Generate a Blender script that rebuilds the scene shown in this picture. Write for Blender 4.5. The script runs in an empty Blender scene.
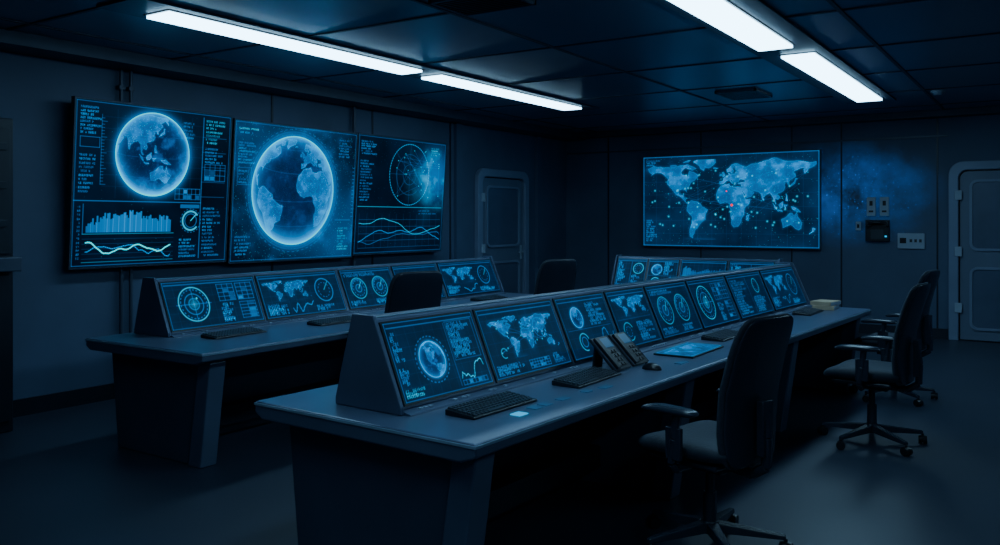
import bpy, bmesh, math, random
import numpy as np
from mathutils import Vector, Matrix
rng=np.random.RandomState(7); random.seed(7)
col=bpy.context.scene.collection

# ---------------------------------------------------------------- materials
def mat(name, base, rough=.5, metal=0., var=.25, scale=6., bump=.0, emit=None, es=0., sheen=0.):
    m=bpy.data.materials.new(name); m.use_nodes=True
    nt=m.node_tree; b=nt.nodes['Principled BSDF']
    tc=nt.nodes.new('ShaderNodeTexCoord'); n=nt.nodes.new('ShaderNodeTexNoise')
    n.inputs['Scale'].default_value=scale; n.inputs['Detail'].default_value=6
    nt.links.new(tc.outputs['Object'],n.inputs['Vector'])
    r=nt.nodes.new('ShaderNodeMapRange')
    r.inputs['To Min'].default_value=1-var; r.inputs['To Max'].default_value=1+var
    nt.links.new(n.outputs['Fac'],r.inputs['Value'])
    mx=nt.nodes.new('ShaderNodeVectorMath'); mx.operation='SCALE'
    mx.inputs[0].default_value=base
    nt.links.new(r.outputs['Result'],mx.inputs['Scale'])
    nt.links.new(mx.outputs[0],b.inputs['Base Color'])
    b.inputs['Roughness'].default_value=rough; b.inputs['Metallic'].default_value=metal
    if sheen:
        b.inputs['Sheen Weight'].default_value=sheen; b.inputs['Sheen Tint'].default_value=(.5,.75,1,1)
    if bump:
        bp=nt.nodes.new('ShaderNodeBump'); bp.inputs['Strength'].default_value=bump
        bp.inputs['Distance'].default_value=.01
        nt.links.new(n.outputs['Fac'],bp.inputs['Height']); nt.links.new(bp.outputs[0],b.inputs['Normal'])
    if emit:
        b.inputs['Emission Color'].default_value=(*emit,1); b.inputs['Emission Strength'].default_value=es
    return m
M_wall=mat('wall_paint',(.062,.096,.168),.62,0,.45,1.3,.25)
M_floor=mat('floor_vinyl',(.027,.037,.060),.42,0,.3,.9,.03)
M_ceil=mat('ceiling_panel',(.112,.170,.260),.30,.1,.4,.7,.05)
M_trim=mat('trim_metal',(.048,.066,.104),.45,.3)
M_seam=mat('ceiling_seam',(.030,.042,.068),.5,.2)
M_dark=mat('dark_metal',(.016,.022,.036),.4,.3)
M_desk=mat('desk_laminate',(.084,.117,.190),.30,.15,.30,3)
M_desk2=mat('desk_panel',(.052,.072,.118),.42,.1,.3,3)
M_house=mat('housing_metal',(.084,.116,.190),.32,.3,.28,4)
M_edge=mat('pale_edge_highlight',(.34,.47,.62),.35,.4)  # pale tone stands in for light catching the desk edges
M_frame=mat('door_frame_paint',(.18,.235,.35),.42,.1,.2,2)
M_black=mat('black_plastic',(.008,.011,.016),.33)
M_key=mat('key_plastic',(.024,.033,.046),.38)
M_phone=mat('phone_plastic',(.012,.016,.024),.36)
M_fab=mat('chair_fabric',(.019,.026,.043),.7,0,.4,60,.3,sheen=.12)
M_chp=mat('chair_plastic',(.020,.028,.045),.27)
M_door=mat('door_paint',(.12,.16,.24),.42,.1,.25,2)
M_strip=mat('light_diffuser',(.8,.8,.8),.5,emit=(.38,.73,1.),es=11.5)
M_grey=mat('grey_plastic',(.30,.37,.47),.5)
M_paper=mat('notebook_cover',(.50,.38,.25),.7)
M_led=mat('led_cyan',(.02,.05,.08),.3,emit=(.01,.38,.75),es=1.3)
M_pad=mat('touch_pad_glow',(.03,.05,.08),.3,emit=(.004,.05,.13),es=.8)
M_cab=mat('cabinet_paint',(.014,.020,.032),.4,.2)

def scr_mat():
    m=bpy.data.materials.new('display_glass'); m.use_nodes=True
    nt=m.node_tree; b=nt.nodes['Principled BSDF']
    a=nt.nodes.new('ShaderNodeAttribute'); a.attribute_name='Col'
    nt.links.new(a.outputs['Color'],b.inputs['Emission Color'])
    b.inputs['Emission Strength'].default_value=1.0
    b.inputs['Base Color'].default_value=(.001,.002,.005,1); b.inputs['Roughness'].default_value=.35
    b.inputs['Specular IOR Level'].default_value=.12
    m.cycles.emission_sampling='NONE'
    return m
M_scr=scr_mat()

# ---------------------------------------------------------------- mesh tools
class MB:
    def __init__(s): s.v=[]; s.f=[]
    def add(s,vs,fs):
        o=len(s.v); s.v+= [tuple(x) for x in vs]; s.f+=[tuple(i+o for i in f) for f in fs]
    def box(s,x0,x1,y0,y1,z0,z1,M=None):
        vs=[Vector((x,y,z)) for z in(z0,z1) for y in(y0,y1) for x in(x0,x1)]
        if M: vs=[M@v for v in vs]
        s.add(vs,[(0,2,3,1),(4,5,7,6),(0,1,5,4),(2,6,7,3),(0,4,6,2),(1,3,7,5)])
    def cyl(s,p0,p1,r0,r1=None,n=16):
        if r1 is None:r1=r0
        p0=Vector(p0);p1=Vector(p1); d=(p1-p0).normalized()
        a=d.orthogonal().normalized(); b=d.cross(a)
        vs=[]
        for p,r in((p0,r0),(p1,r1)):
            for i in range(n):
                t=2*math.pi*i/n; vs.append(p+(a*math.cos(t)+b*math.sin(t))*r)
        fs=[(i,(i+1)%n,n+(i+1)%n,n+i) for i in range(n)]
        fs+=[tuple(range(n-1,-1,-1)),tuple(range(n,2*n))]
        s.add(vs,fs)
    def tube(s,pts,r,n=12):
        for a,b in zip(pts[:-1],pts[1:]): s.cyl(a,b,r,r,n)
    def prism(s,prof,y0,y1):   # prof = list of (x,z)
        n=len(prof)
        vs=[Vector((x,y0,z)) for x,z in prof]+[Vector((x,y1,z)) for x,z in prof]
        fs=[tuple(range(n)),tuple(range(2*n-1,n-1,-1))]+[(i,i+n,(i+1)%n+n,(i+1)%n) for i in range(n)]
        s.add(vs,fs)
    def obj(s,name,m,parent=None,bevel=0,seg=2,smooth=False,loc=(0,0,0)):
        me=bpy.data.meshes.new(name); me.from_pydata([tuple(Vector(v)) for v in s.v],[],s.f)
        bm=bmesh.new(); bm.from_mesh(me); bmesh.ops.recalc_face_normals(bm,faces=bm.faces); bm.to_mesh(me); bm.free()
        me.materials.append(m)
        o=bpy.data.objects.new(name,me); col.objects.link(o); o.location=loc
        if parent: o.parent=parent
        if bevel:
            b=o.modifiers.new('bevel','BEVEL'); b.width=bevel; b.segments=seg; b.limit_method='ANGLE'; b.angle_limit=math.radians(40)
        if smooth:
            for p in me.polygons: p.use_smooth=True
            try:
                me.set_sharp_from_angle(angle=math.radians(40))
            except Exception: pass
        return o
def B(name,x0,x1,y0,y1,z0,z1,m,parent=None,bevel=0,loc=(0,0,0)):
    b=MB(); b.box(x0,x1,y0,y1,z0,z1); return b.obj(name,m,parent,bevel,loc=loc)
def empty(name,loc,rz=0):
    e=bpy.data.objects.new(name,None); e.empty_display_size=.1; col.objects.link(e); e.location=loc; e.rotation_euler=(0,0,rz); return e
def tag(o,label,cat,group=None):
    o['label']=label; o['category']=cat
    if group:o['group']=group
    return o
def struct(o): o['kind']='structure'; return o

# ---------------------------------------------------------------- display painting (vertex colours)
def up(g,H,W):
    gh,gw=g.shape
    y=np.linspace(0,gh-1.001,H); x=np.linspace(0,gw-1.001,W)
    yi=y.astype(int); xi=x.astype(int); fy=(y-yi)[:,None]; fx=(x-xi)[None,:]
    fy=fy*fy*(3-2*fy); fx=fx*fx*(3-2*fx)
    return (g[yi][:,xi]*(1-fx)+g[yi][:,xi+1]*fx)*(1-fy)+(g[yi+1][:,xi]*(1-fx)+g[yi+1][:,xi+1]*fx)*fy
def fbm(H,W,base=4,octv=5):
    o=np.zeros((H,W)); a=.5
    asp=max(1,W/H)
    for k in range(octv):
        n=base*2**k
        if n>H: break
        o+=a*up(rng.rand(n+2,int(n*asp)+2),H,W); a*=.55
    return (o-o.min())/(o.max()-o.min()+1e-6)
LAND=[[(-168,66),(-156,71),(-128,70),(-110,68),(-95,72),(-82,68),(-94,60),(-92,57),(-82,55),(-79,51),(-78,58),(-77,62),(-65,59),(-56,53),(-60,48),(-65,45),(-70,42),(-76,36),(-81,31),(-80,25),(-83,29),(-90,30),(-97,27),(-97,21),(-91,18),(-87,21),(-88,16),(-83,14),(-83,9),(-77,8),(-80,7),(-86,11),(-94,16),(-105,20),(-112,28),(-115,31),(-110,23),(-117,33),(-124,40),(-124,48),(-133,56),(-145,60),(-152,59),(-162,55),(-158,58),(-165,62)],
[(-55,82),(-20,82),(-20,75),(-25,70),(-40,65),(-44,60),(-52,65),(-55,70),(-68,76)],
[(-80,73),(-62,66),(-70,63),(-78,65),(-88,70)],[(-90,76),(-70,83),(-62,82),(-80,76)],[(-118,72),(-105,73),(-102,69),(-115,69)],
[(-77,8),(-72,12),(-62,10),(-52,5),(-50,0),(-44,-2),(-35,-6),(-39,-14),(-41,-22),(-48,-26),(-54,-34),(-58,-38),(-65,-41),(-66,-46),(-69,-51),(-68,-55),(-74,-52),(-74,-44),(-73,-37),(-71,-30),(-70,-18),(-76,-14),(-81,-6),(-80,0)],
[(-6,35),(10,37),(11,33),(20,31),(25,32),(33,31),(36,23),(39,15),(43,11),(51,12),(48,4),(40,-4),(40,-15),(35,-20),(33,-27),(28,-33),(19,-35),(15,-27),(12,-17),(13,-8),(9,-1),(9,4),(3,6),(-8,4),(-13,8),(-17,14),(-17,21),(-13,28)],
[(44,-17),(50,-14),(47,-25),(44,-24)],
[(-9,37),(-9,43),(-2,44),(-4,48),(2,51),(8,54),(8,57),(11,56),(12,54),(20,55),(23,59),(30,60),(22,60),(22,64),(25,66),(20,65),(17,61),(18,59),(14,55),(11,59),(6,58),(5,62),(14,68),(26,71),(40,67),(34,65),(44,66),(55,69),(68,69),(73,72),(82,73),(100,77),(113,74),(130,72),(160,70),(180,69),(180,65),(170,60),(163,58),(162,54),(157,51),(156,58),(162,61),(150,59),(136,54),(141,52),(140,47),(132,43),(128,39),(129,35),(126,35),(125,39),(118,39),(122,37),(120,34),(122,30),(118,24),(110,21),(106,19),(109,14),(107,10),(103,11),(100,13),(100,8),(104,2),(101,3),(98,9),(97,17),(91,22),(86,20),(80,15),(79,9),(76,10),(72,20),(67,25),(57,26),(50,30),(52,25),(56,25),(59,22),(52,16),(44,13),(39,21),(34,28),(35,36),(27,37),(27,40),(40,41),(40,45),(34,46),(30,46),(28,42),(24,41),(23,37),(20,40),(14,45),(12,44),(18,40),(16,38),(10,44),(4,43),(-1,38)],
[(-5,50),(1,51),(0,54),(-2,58),(-6,58),(-4,54)],[(-10,52),(-6,52),(-6,55),(-9,55)],[(-24,64),(-14,65),(-16,66),(-23,66)],
[(130,32),(136,34),(141,36),(142,43),(145,44),(141,45),(139,39),(132,35)],[(95,5),(104,-2),(105,-6),(100,-2)],[(109,1),(117,7),(118,1),(115,-4),(110,-3)],
[(105,-6),(114,-7),(114,-9),(106,-8)],[(119,1),(125,1),(121,-3),(122,-5),(119,-4)],[(120,18),(122,17),(126,7),(122,8)],
[(131,-1),(141,-3),(150,-10),(143,-9),(138,-8),(133,-4)],
[(114,-22),(122,-18),(130,-12),(136,-12),(136,-15),(140,-17),(142,-11),(146,-19),(153,-26),(150,-37),(144,-39),(138,-35),(131,-31),(124,-33),(115,-34)],
[(173,-35),(178,-38),(175,-41),(168,-46),(167,-45),(172,-41)]]
def land(lon,lat):
    sh=lon.shape; r=np.zeros(sh,bool)
    for poly in LAND:
        px=np.array([p[0] for p in poly],float); py=np.array([p[1] for p in poly],float)
        sel=(lon>px.min())&(lon<px.max())&(lat>py.min())&(lat<py.max())
        if not sel.any(): continue
        x=lon[sel]; y=lat[sel]; ins=np.zeros(x.shape,bool); j=len(px)-1
        for i in range(len(px)):
            c=((py[i]>y)!=(py[j]>y))&(x<(px[j]-px[i])*(y-py[i])/((py[j]-py[i])+1e-9)+px[i])
            ins^=c; j=i
        r[sel]|=ins
    return r
C1=np.array((.03,.36,.80)); C2=np.array((.22,.72,1.0)); C3=np.array((.012,.12,.27)); CW=np.array((.6,.95,1.15)); BG=np.array((.0025,.012,.030))
def soft(b,n=3):
    for _ in range(n):
        for sh in (1,2,4):
            b=(b+np.roll(b,sh,0)+np.roll(b,-sh,0)+np.roll(b,sh,1)+np.roll(b,-sh,1))/5
    return b
class Cv:
    def __init__(s,w,h,ppm,bg=1.):
        s.w,s.h=w,h; s.W=int(w*ppm); s.H=int(h*ppm)
        s.x,s.y=np.meshgrid(np.arange(s.W)+.5,np.arange(s.H)+.5)
        s.a=BG*(.6+1.1*fbm(s.H,s.W,3,5)[...,None])*bg
    def add(s,m,c,sl=None):
        if sl is None: s.a+=m[...,None]*c
        else: s.a[sl]+=m[...,None]*c
    def over(s,m,c): s.a=s.a*(1-m[...,None])+np.asarray(c)*m[...,None]
    def _bb(s,x0,x1,y0,y1,p=3):
        return (slice(max(0,int(min(y0,y1)-p)),max(0,int(max(y0,y1)+p))),slice(max(0,int(min(x0,x1)-p)),max(0,int(max(x0,x1)+p))))
    def line(s,u0,v0,u1,v1,c=C1,w=1.2,k=1.):
        x0,y0,x1,y1=u0*s.W,v0*s.H,u1*s.W,v1*s.H; sl=s._bb(x0,x1,y0,y1)
        X=s.x[sl];Y=s.y[sl]; dx,dy=x1-x0,y1-y0; L=dx*dx+dy*dy+1e-9
        t=np.clip(((X-x0)*dx+(Y-y0)*dy)/L,0,1); d=np.hypot(X-x0-t*dx,Y-y0-t*dy)
        s.add(np.clip(w/2+.5-d,0,1)*k,c,sl)
    def poly(s,pts,c=C1,w=1.2,k=1.):
        for a,b in zip(pts[:-1],pts[1:]): s.line(*a,*b,c,w,k)
    def rect(s,u0,v0,u1,v1,c=C3,w=1.2,k=1.): s.poly([(u0,v0),(u1,v0),(u1,v1),(u0,v1),(u0,v0)],c,w,k)
    def fill(s,u0,v0,u1,v1,c=C3,k=1.):
        sl=(slice(int(v0*s.H),int(v1*s.H)+1),slice(int(u0*s.W),int(u1*s.W)+1)); s.a[sl]+=np.asarray(c)*k
    def ring(s,u,v,r,c=C1,w=1.4,k=1.,a0=None,a1=None,dash=0):
        cx,cy,R=u*s.W,v*s.H,r*s.H; d=np.abs(np.hypot(s.x-cx,s.y-cy)-R); m=np.clip(w/2+.5-d,0,1)*k
        if a0 is not None or dash:
            t=np.arctan2(s.y-cy,s.x-cx)%(2*math.pi)
            if a0 is not None: m=m*((t>a0)&(t<a1))
            if dash: m=m*((t*dash/math.pi)%2<1)
        s.add(m,c)
    def disc(s,u,v,r,c,k=1.):
        cx,cy,R=u*s.W,v*s.H,r*s.H; s.add(np.clip(R+.5-np.hypot(s.x-cx,s.y-cy),0,1)*k,c)
    def dot(s,u,v,px,c):
        dd=np.hypot(s.x-u*s.W,s.y-v*s.H); s.over(np.clip(px-dd,0,1),c)
    def glow(s,u,v,r,c,k=1.):
        cx,cy,R=u*s.W,v*s.H,r*s.H; d=np.hypot(s.x-cx,s.y-cy)/R; s.add(np.exp(-d*d*2)*k,c)
    def text(s,u,v,n,c=C1,sc=1,k=1.):
        x=int(u*s.W); y=int(v*s.H)
        for i in range(n):
            if rng.rand()<.14: x+=4*sc; continue
            g=np.kron((rng.rand(5,3)<.62).astype(float),np.ones((sc,sc)))
            h,w=g.shape
            if x+w>=s.W-2 or y+h>=s.H-2 or x<1 or y<1: return
            s.a[y:y+h,x:x+w]+=g[...,None]*c*k*.9; x+=w+sc
    def block(s,u0,v0,u1,v1,rows,c=C1,sc=1,k=1.):
        for i in range(rows):
            v=v1-(v1-v0)*(i+1)/rows; mx=int((u1-u0)*s.W/(4*sc)); s.text(u0,v,max(2,int(mx*(.45+.55*rng.rand()))),c,sc,k*(.5+.6*rng.rand()))
    def table(s,u0,v0,u1,v1,r,cn,k=1.):
        for i in range(r+1): v=v0+(v1-v0)*i/r; s.line(u0,v,u1,v,C3,1,k)
        for j in range(cn+1): u=u0+(u1-u0)*j/cn; s.line(u,v0,u,v1,C3,1,k)
        for i in range(r):
            for j in range(cn):
                if rng.rand()<.3: s.fill(u0+(u1-u0)*(j+.1)/cn,v0+(v1-v0)*(i+.15)/r,u0+(u1-u0)*(j+.85)/cn,v0+(v1-v0)*(i+.8)/r,C1,k*.5*rng.rand())
    def stars(s,n,u0=0,v0=0,u1=1,v1=1,k=.5):
        xs=(s.W*(u0+(u1-u0)*rng.rand(n))).astype(int).clip(0,s.W-1); ys=(s.H*(v0+(v1-v0)*rng.rand(n))).astype(int).clip(0,s.H-1)
        for x,y in zip(xs,ys): s.a[y,x]+=C2*k*rng.rand()
    def wave(s,u0,v0,u1,v1,c=C1,w=1.3,k=1.,sm=3,n=40):
        y=np.cumsum(rng.randn(n)); y=np.convolve(y,np.ones(sm)/sm,'same'); y=(y-y.min())/(y.max()-y.min()+1e-6)
        s.poly([(u0+(u1-u0)*i/(n-1),v0+(v1-v0)*y[i]) for i in range(n)],c,w,k)
    def area(s,u0,v0,u1,v1,c=C1,k=.6,n=60,pk=None):
        y=np.abs(np.interp(np.arange(n),np.linspace(0,n-1,9),pk if pk is not None else rng.rand(9)))*.65+.30*rng.rand(n)
        for i in range(n):
            a=u0+(u1-u0)*i/n; s.fill(a,v0,a+(u1-u0)/n*.8,v0+(v1-v0)*y[i],c,k*(.4+.5*y[i]))
    def globe(s,u,v,r,lon0,lat0,k=1.,cloud=.06,low=0.):
        cx,cy,R=u*s.W,v*s.H,r*s.H; big=R>60
        nx=(s.x-cx)/R; ny=(s.y-cy)/R; rr=nx*nx+ny*ny; z=np.sqrt(np.clip(1-rr,0,1))
        p=math.radians(lat0); Y=ny*math.cos(p)+z*math.sin(p); Z=z*math.cos(p)-ny*math.sin(p)
        lat=np.degrees(np.arcsin(np.clip(Y,-1,1))); lon=(np.degrees(np.arctan2(nx,Z))+lon0+180)%360-180
        nz=fbm(s.H,s.W,16,6); n2=fbm(s.H,s.W,24,5); n3=fbm(s.H,s.W,12,6)
        ld=land(lon+4*(nz-.5),lat+4*(n2-.5)).astype(float)
        cl=np.clip((n3*1.3*(.5+.8*n2)-.62)*3.2,0,1)
        c=np.array((.0,.055,.19))*(.30+.6*n3[...,None])
        c=c+(soft(ld,1)*(1-ld))[...,None]*C3*.5
        tex=np.clip((nz-.30)/.5,0,1)**1.5
        c=c+ld[...,None]*np.array((.0,.36,.84))*(.32+.50*tex[...,None])
        e_=np.clip(ld*4-(np.roll(ld,1,0)+np.roll(ld,-1,0)+np.roll(ld,1,1)+np.roll(ld,-1,1)),0,1)
        c=c+e_[...,None]*C1*(.45 if big else .15)
        c=c+cl[...,None]*np.array((.0,.34,.80))*cloud
        for g_ in range(-60,90,30): c=c+(np.abs(lat-g_)<.5)[...,None]*C3*.35
        rim=np.clip(1-z,0,1)**(3.0 if big else 2.2)
        c=c+rim[...,None]*np.array((.0,.72,1.5))*((1.3 if big else .7)+low*np.clip(-ny,0,1)[...,None])
        sp=(rng.rand(s.H,s.W)<.02)*(ld*.85+.15)
        c=c+sp[...,None]*CW*(.8 if big else .4)
        e=np.clip((1-np.sqrt(rr))*R+.5,0,1); s.over(e,c*k)
        d=np.clip(np.sqrt(rr)-1,0,9); s.add((1-e)*np.exp(-d*14)*.7*k,C1)
        s.ring(u,v,r,CW if big else C1,2.0 if big else 1.2,(1.2 if big else .7)*k)
    def map(s,u0,v0,u1,v1,k=1.,la0=-58,la1=83):
        sl=(slice(int(v0*s.H),int(v1*s.H)),slice(int(u0*s.W),int(u1*s.W)))
        X=(s.x[sl]/s.W-u0)/(u1-u0); Y=(s.y[sl]/s.H-v0)/(v1-v0); H,W=X.shape
        n1=fbm(H,W,10,5);n2=fbm(H,W,10,5);n3=fbm(H,W,9,4)
        m=land(-172+352*X+6*(n1-.5),la0+(la1-la0)*Y+5*(n2-.5)).astype(float)
        e=np.clip(m*4-(np.roll(m,1,0)+np.roll(m,-1,0)+np.roll(m,1,1)+np.roll(m,-1,1)),0,1)
        sp=(rng.rand(H,W)<.012)*m
        tex=np.clip((n3-.28)/.5,0,1)**1.8
        s.a[sl]+=(m[...,None]*np.array((.0,.35,.82))*(.30+.55*tex[...,None])+e[...,None]*np.array((.0,.15,.32))+sp[...,None]*C2*.6)*k
        s.a[sl]+=((1-m)*soft(m,2))[...,None]*C1*.25*k
    def net(s,n,u0,v0,u1,v1,k=.5):
        p=[(u0+(u1-u0)*rng.rand(),v0+(v1-v0)*rng.rand()) for _ in range(n)]
        for i in range(n):
            s.disc(*p[i],1.6/s.H,CW,k)
            j=rng.randint(n); s.line(*p[i],*p[j],C1,.8,k*.4)
    def frame(s): s.rect(.006,.01,.994,.99,C3,1.5,1.2)

def display(name,O,U,V,cv,parent,gain=1.):
    O=np.array(O,float);U=np.array(U,float);V=np.array(V,float); H,W=cv.a.shape[:2]
    uu,vv=np.meshgrid(np.linspace(0,1,W),np.linspace(0,1,H))
    P=(O[None,None]+uu[...,None]*U+vv[...,None]*V).reshape(-1,3)
    idx=np.arange(H*W).reshape(H,W)
    f=np.stack([idx[:-1,:-1],idx[:-1,1:],idx[1:,1:],idx[1:,:-1]],-1).reshape(-1,4); nf=len(f)
    me=bpy.data.meshes.new(name); me.vertices.add(H*W); me.vertices.foreach_set('co',P.ravel())
    me.loops.add(nf*4); me.loops.foreach_set('vertex_index',f.ravel().astype(np.int32))
    me.polygons.add(nf); me.polygons.foreach_set('loop_start',(np.arange(nf)*4).astype(np.int32))
    me.update(calc_edges=True)
    at=me.color_attributes.new('Col','FLOAT_COLOR','POINT')
    a=np.clip(cv.a.reshape(-1,3),0,2.2)
    red=np.clip(a[:,0]-a[:,2],0,3)
    l=a[:,2]*np.clip(a[:,2]/.8,.02,1.)**.32
    B2=1.22*(1-np.exp(-l/.95))+.45*np.clip(l-.9,0,1.)
    g=a[:,1]/np.maximum(a[:,2],1e-4)
    G2=B2*g*(.72+.24*np.clip(l-.4,0,1))
    c=np.ones((H*W,4),np.float32)
    c[:,0]=red; c[:,1]=G2; c[:,2]=B2
    c[:,:3]*=gain
    at.data.foreach_set('color',c.ravel())
    me.materials.append(M_scr)
    o=bpy.data.objects.new(name,me); col.objects.link(o); o.parent=parent
    return o

# ---------------------------------------------------------------- room
XL,XR,Y0,Y1,H=-6.65,3.6,-2.2,12.03,2.87
struct(B('floor',XL-.2,XR+.2,Y0-.2,Y1+.2,-.15,0,M_floor))
struct(B('ceiling',XL-.2,XR+.2,Y0-.2,Y1+.2,H,H+.15,M_ceil))
struct(B('wall_left',XL-.2,XL,Y0-.2,Y1+.2,0,H,M_wall))
struct(B('wall_right',XR,XR+.2,Y0-.2,Y1+.2,0,H,M_wall))
struct(B('wall_front',XL,XR,Y0-.2,Y0,0,H,M_wall))
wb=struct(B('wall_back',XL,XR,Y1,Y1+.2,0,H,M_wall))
# starry blue glow projected beside the map, put into the wall material as emission
m=M_wall.copy(); m.name='wall_paint_projected_glow'; wb.data.materials[0]=m
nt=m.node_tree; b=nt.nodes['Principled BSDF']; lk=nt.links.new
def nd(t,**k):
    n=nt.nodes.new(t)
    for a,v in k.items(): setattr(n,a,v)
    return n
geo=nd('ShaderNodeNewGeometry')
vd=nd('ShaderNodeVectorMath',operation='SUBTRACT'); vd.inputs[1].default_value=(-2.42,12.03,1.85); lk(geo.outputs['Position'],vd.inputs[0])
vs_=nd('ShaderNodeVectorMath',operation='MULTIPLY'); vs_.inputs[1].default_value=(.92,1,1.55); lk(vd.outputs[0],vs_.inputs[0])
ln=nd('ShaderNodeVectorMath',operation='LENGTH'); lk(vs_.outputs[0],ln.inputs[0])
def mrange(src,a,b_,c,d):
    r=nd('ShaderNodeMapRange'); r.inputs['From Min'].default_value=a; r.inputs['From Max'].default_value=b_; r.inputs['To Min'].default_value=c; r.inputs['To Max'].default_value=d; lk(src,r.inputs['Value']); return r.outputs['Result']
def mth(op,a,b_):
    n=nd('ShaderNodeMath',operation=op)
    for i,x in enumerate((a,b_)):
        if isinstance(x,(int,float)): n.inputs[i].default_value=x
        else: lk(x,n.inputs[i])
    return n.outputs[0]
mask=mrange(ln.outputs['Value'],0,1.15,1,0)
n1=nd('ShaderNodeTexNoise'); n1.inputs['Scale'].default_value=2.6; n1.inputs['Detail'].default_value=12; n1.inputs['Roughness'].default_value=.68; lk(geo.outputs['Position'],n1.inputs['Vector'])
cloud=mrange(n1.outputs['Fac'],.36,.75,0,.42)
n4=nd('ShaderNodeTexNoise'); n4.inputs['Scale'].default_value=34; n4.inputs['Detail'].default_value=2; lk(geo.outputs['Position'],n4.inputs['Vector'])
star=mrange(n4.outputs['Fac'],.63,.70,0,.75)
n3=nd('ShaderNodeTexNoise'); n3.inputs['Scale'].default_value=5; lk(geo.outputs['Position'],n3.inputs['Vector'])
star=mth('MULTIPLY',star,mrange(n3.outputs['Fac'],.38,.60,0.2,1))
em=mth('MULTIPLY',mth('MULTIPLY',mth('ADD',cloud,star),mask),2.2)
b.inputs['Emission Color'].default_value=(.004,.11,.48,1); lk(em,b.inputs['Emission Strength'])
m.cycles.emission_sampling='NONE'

struct(B('baseboard_left',XL,XL+.02,Y0,Y1-.02,0,.13,M_dark))
struct(B('baseboard_back',XL+.02,-1.18,Y1-.02,Y1,0,.13,M_dark))
tn=[0]
def trim(*a,m=M_trim):
    tn[0]+=1; return struct(B('trim_%d'%tn[0],*a,m))
# ceiling grid
for x in (-6.0,-3.35,-1.2,-.1,1.9,2.8): trim(x-.014,x+.014,Y0,Y1,H-.010,H,m=M_seam)
for i in range(10):
    y=-.9+1.35*i; trim(XL,XR,y-.014,y+.014,H-.008,H,m=M_seam)
trim(XL,XL+.34,Y0,Y1,H-.10,H-.001)      # soffit by left wall
trim(XL+.34,XR,Y1-.22,Y1,H-.08,H-.001)
trim(-5.12,-4.68,3.1,9.3,H-.02,H-.0005)
trim(-2.08,-1.55,-.2,10.5,H-.02,H-.0005)
for y in (1.9,3.2,5.9,7.4,8.9): trim(XL,XL+.008,y-.012,y+.012,.13,H-.1,m=M_dark)
trim(XL,XL+.05,8.98,9.12,.13,H-.1,m=M_wall)
trim(XL,XL+.05,11.05,11.16,.13,H-.1,m=M_wall)
for x in (-5.9,-4.4,-3.1,-2.45,-1.3,.2): trim(x-.01,x+.01,Y1-.008,Y1,.13,H-.08,m=M_dark)
trim(XL+.02,-1.18,Y1-.012,Y1,2.55,2.575)

# ceiling lights; the last three are out of view, added as fill light
for k,(x0,x1,y0,y1) in enumerate([(-5.02,-4.78,3.39,5.98),(-5.02,-4.78,6.27,9.02),(-1.98,-1.72,3.9,6.70),(-1.91,-1.65,7.08,10.2),(-1.98,-1.72,.3,3.4),(1.2,1.46,-1.2,2.0),(1.2,1.46,6.4,9.2)]):
    e=empty('ceiling_light',((x0+x1)/2,(y0+y1)/2,H-.045)); w=(x1-x0)/2; l=(y1-y0)/2
    B('light_housing',-w-.015,w+.015,-l-.015,l+.015,.018,.0245,M_dark,e)
    B('diffuser',-w,w,-l,l,0,.018,M_strip,e)
    tag(e,'long linear ceiling light panel with glowing cool white diffuser','ceiling light','linear ceiling lights')

def grille(x,y,w,d):
    e=empty('ceiling_vent',(x,y,H-.03)); f=MB()
    f.box(-w,w,-d,-d+.02,0,.03);f.box(-w,w,d-.02,d,0,.03);f.box(-w,-w+.02,-d,d,0,.03);f.box(w-.02,w,-d,d,0,.03)
    f.obj('vent_frame',M_trim,e)
    s=MB(); n=int(2*d/.035)
    for i in range(1,n): 
        y_=-d+2*d*i/n; s.box(-w+.01,w-.01,y_-.006,y_+.006,.004,.026)
    s.box(-w+.01,w-.01,-d+.01,d-.01,.022,.029)
    s.obj('louvre',M_black,e)
    tag(e,'dark slatted ventilation grille set in the ceiling','air vent','ceiling ventilation grilles')
grille(-3.0,4.35,.27,.2); grille(-2.85,9.1,.22,.3)
f=MB(); f.cyl((0,0,0),(0,0,-.02),.07,.07,24); f.cyl((0,0,-.02),(0,0,-.05),.055,.035,24)
tag(f.obj('smoke_detector',M_grey,smooth=True,loc=(-1.08,10.05,H)),'small round smoke detector on the ceiling','smoke detector')

for y in (4.22,4.31):
    f=MB(); f.cyl((0,0,.02),(0,0,H-.10),.016,.016,12)
    for z in (.5,1.1,2.6): f.box(-.03,.018,-.026,.026,z,z+.03)
    tag(f.obj('conduit_pipe',M_trim,smooth=True,loc=(XL+.045,y,0)),'thin vertical metal conduit pipe clipped to the wall','pipe','wall conduit pipes')
f=MB(); f.cyl((0,0,.02),(0,0,H-.10),.02,.02,12)
tag(f.obj('conduit_pipe',M_trim,smooth=True,loc=(XL+.045,7.05,0)),'thin vertical metal conduit pipe clipped to the wall','pipe','wall conduit pipes')

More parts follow.
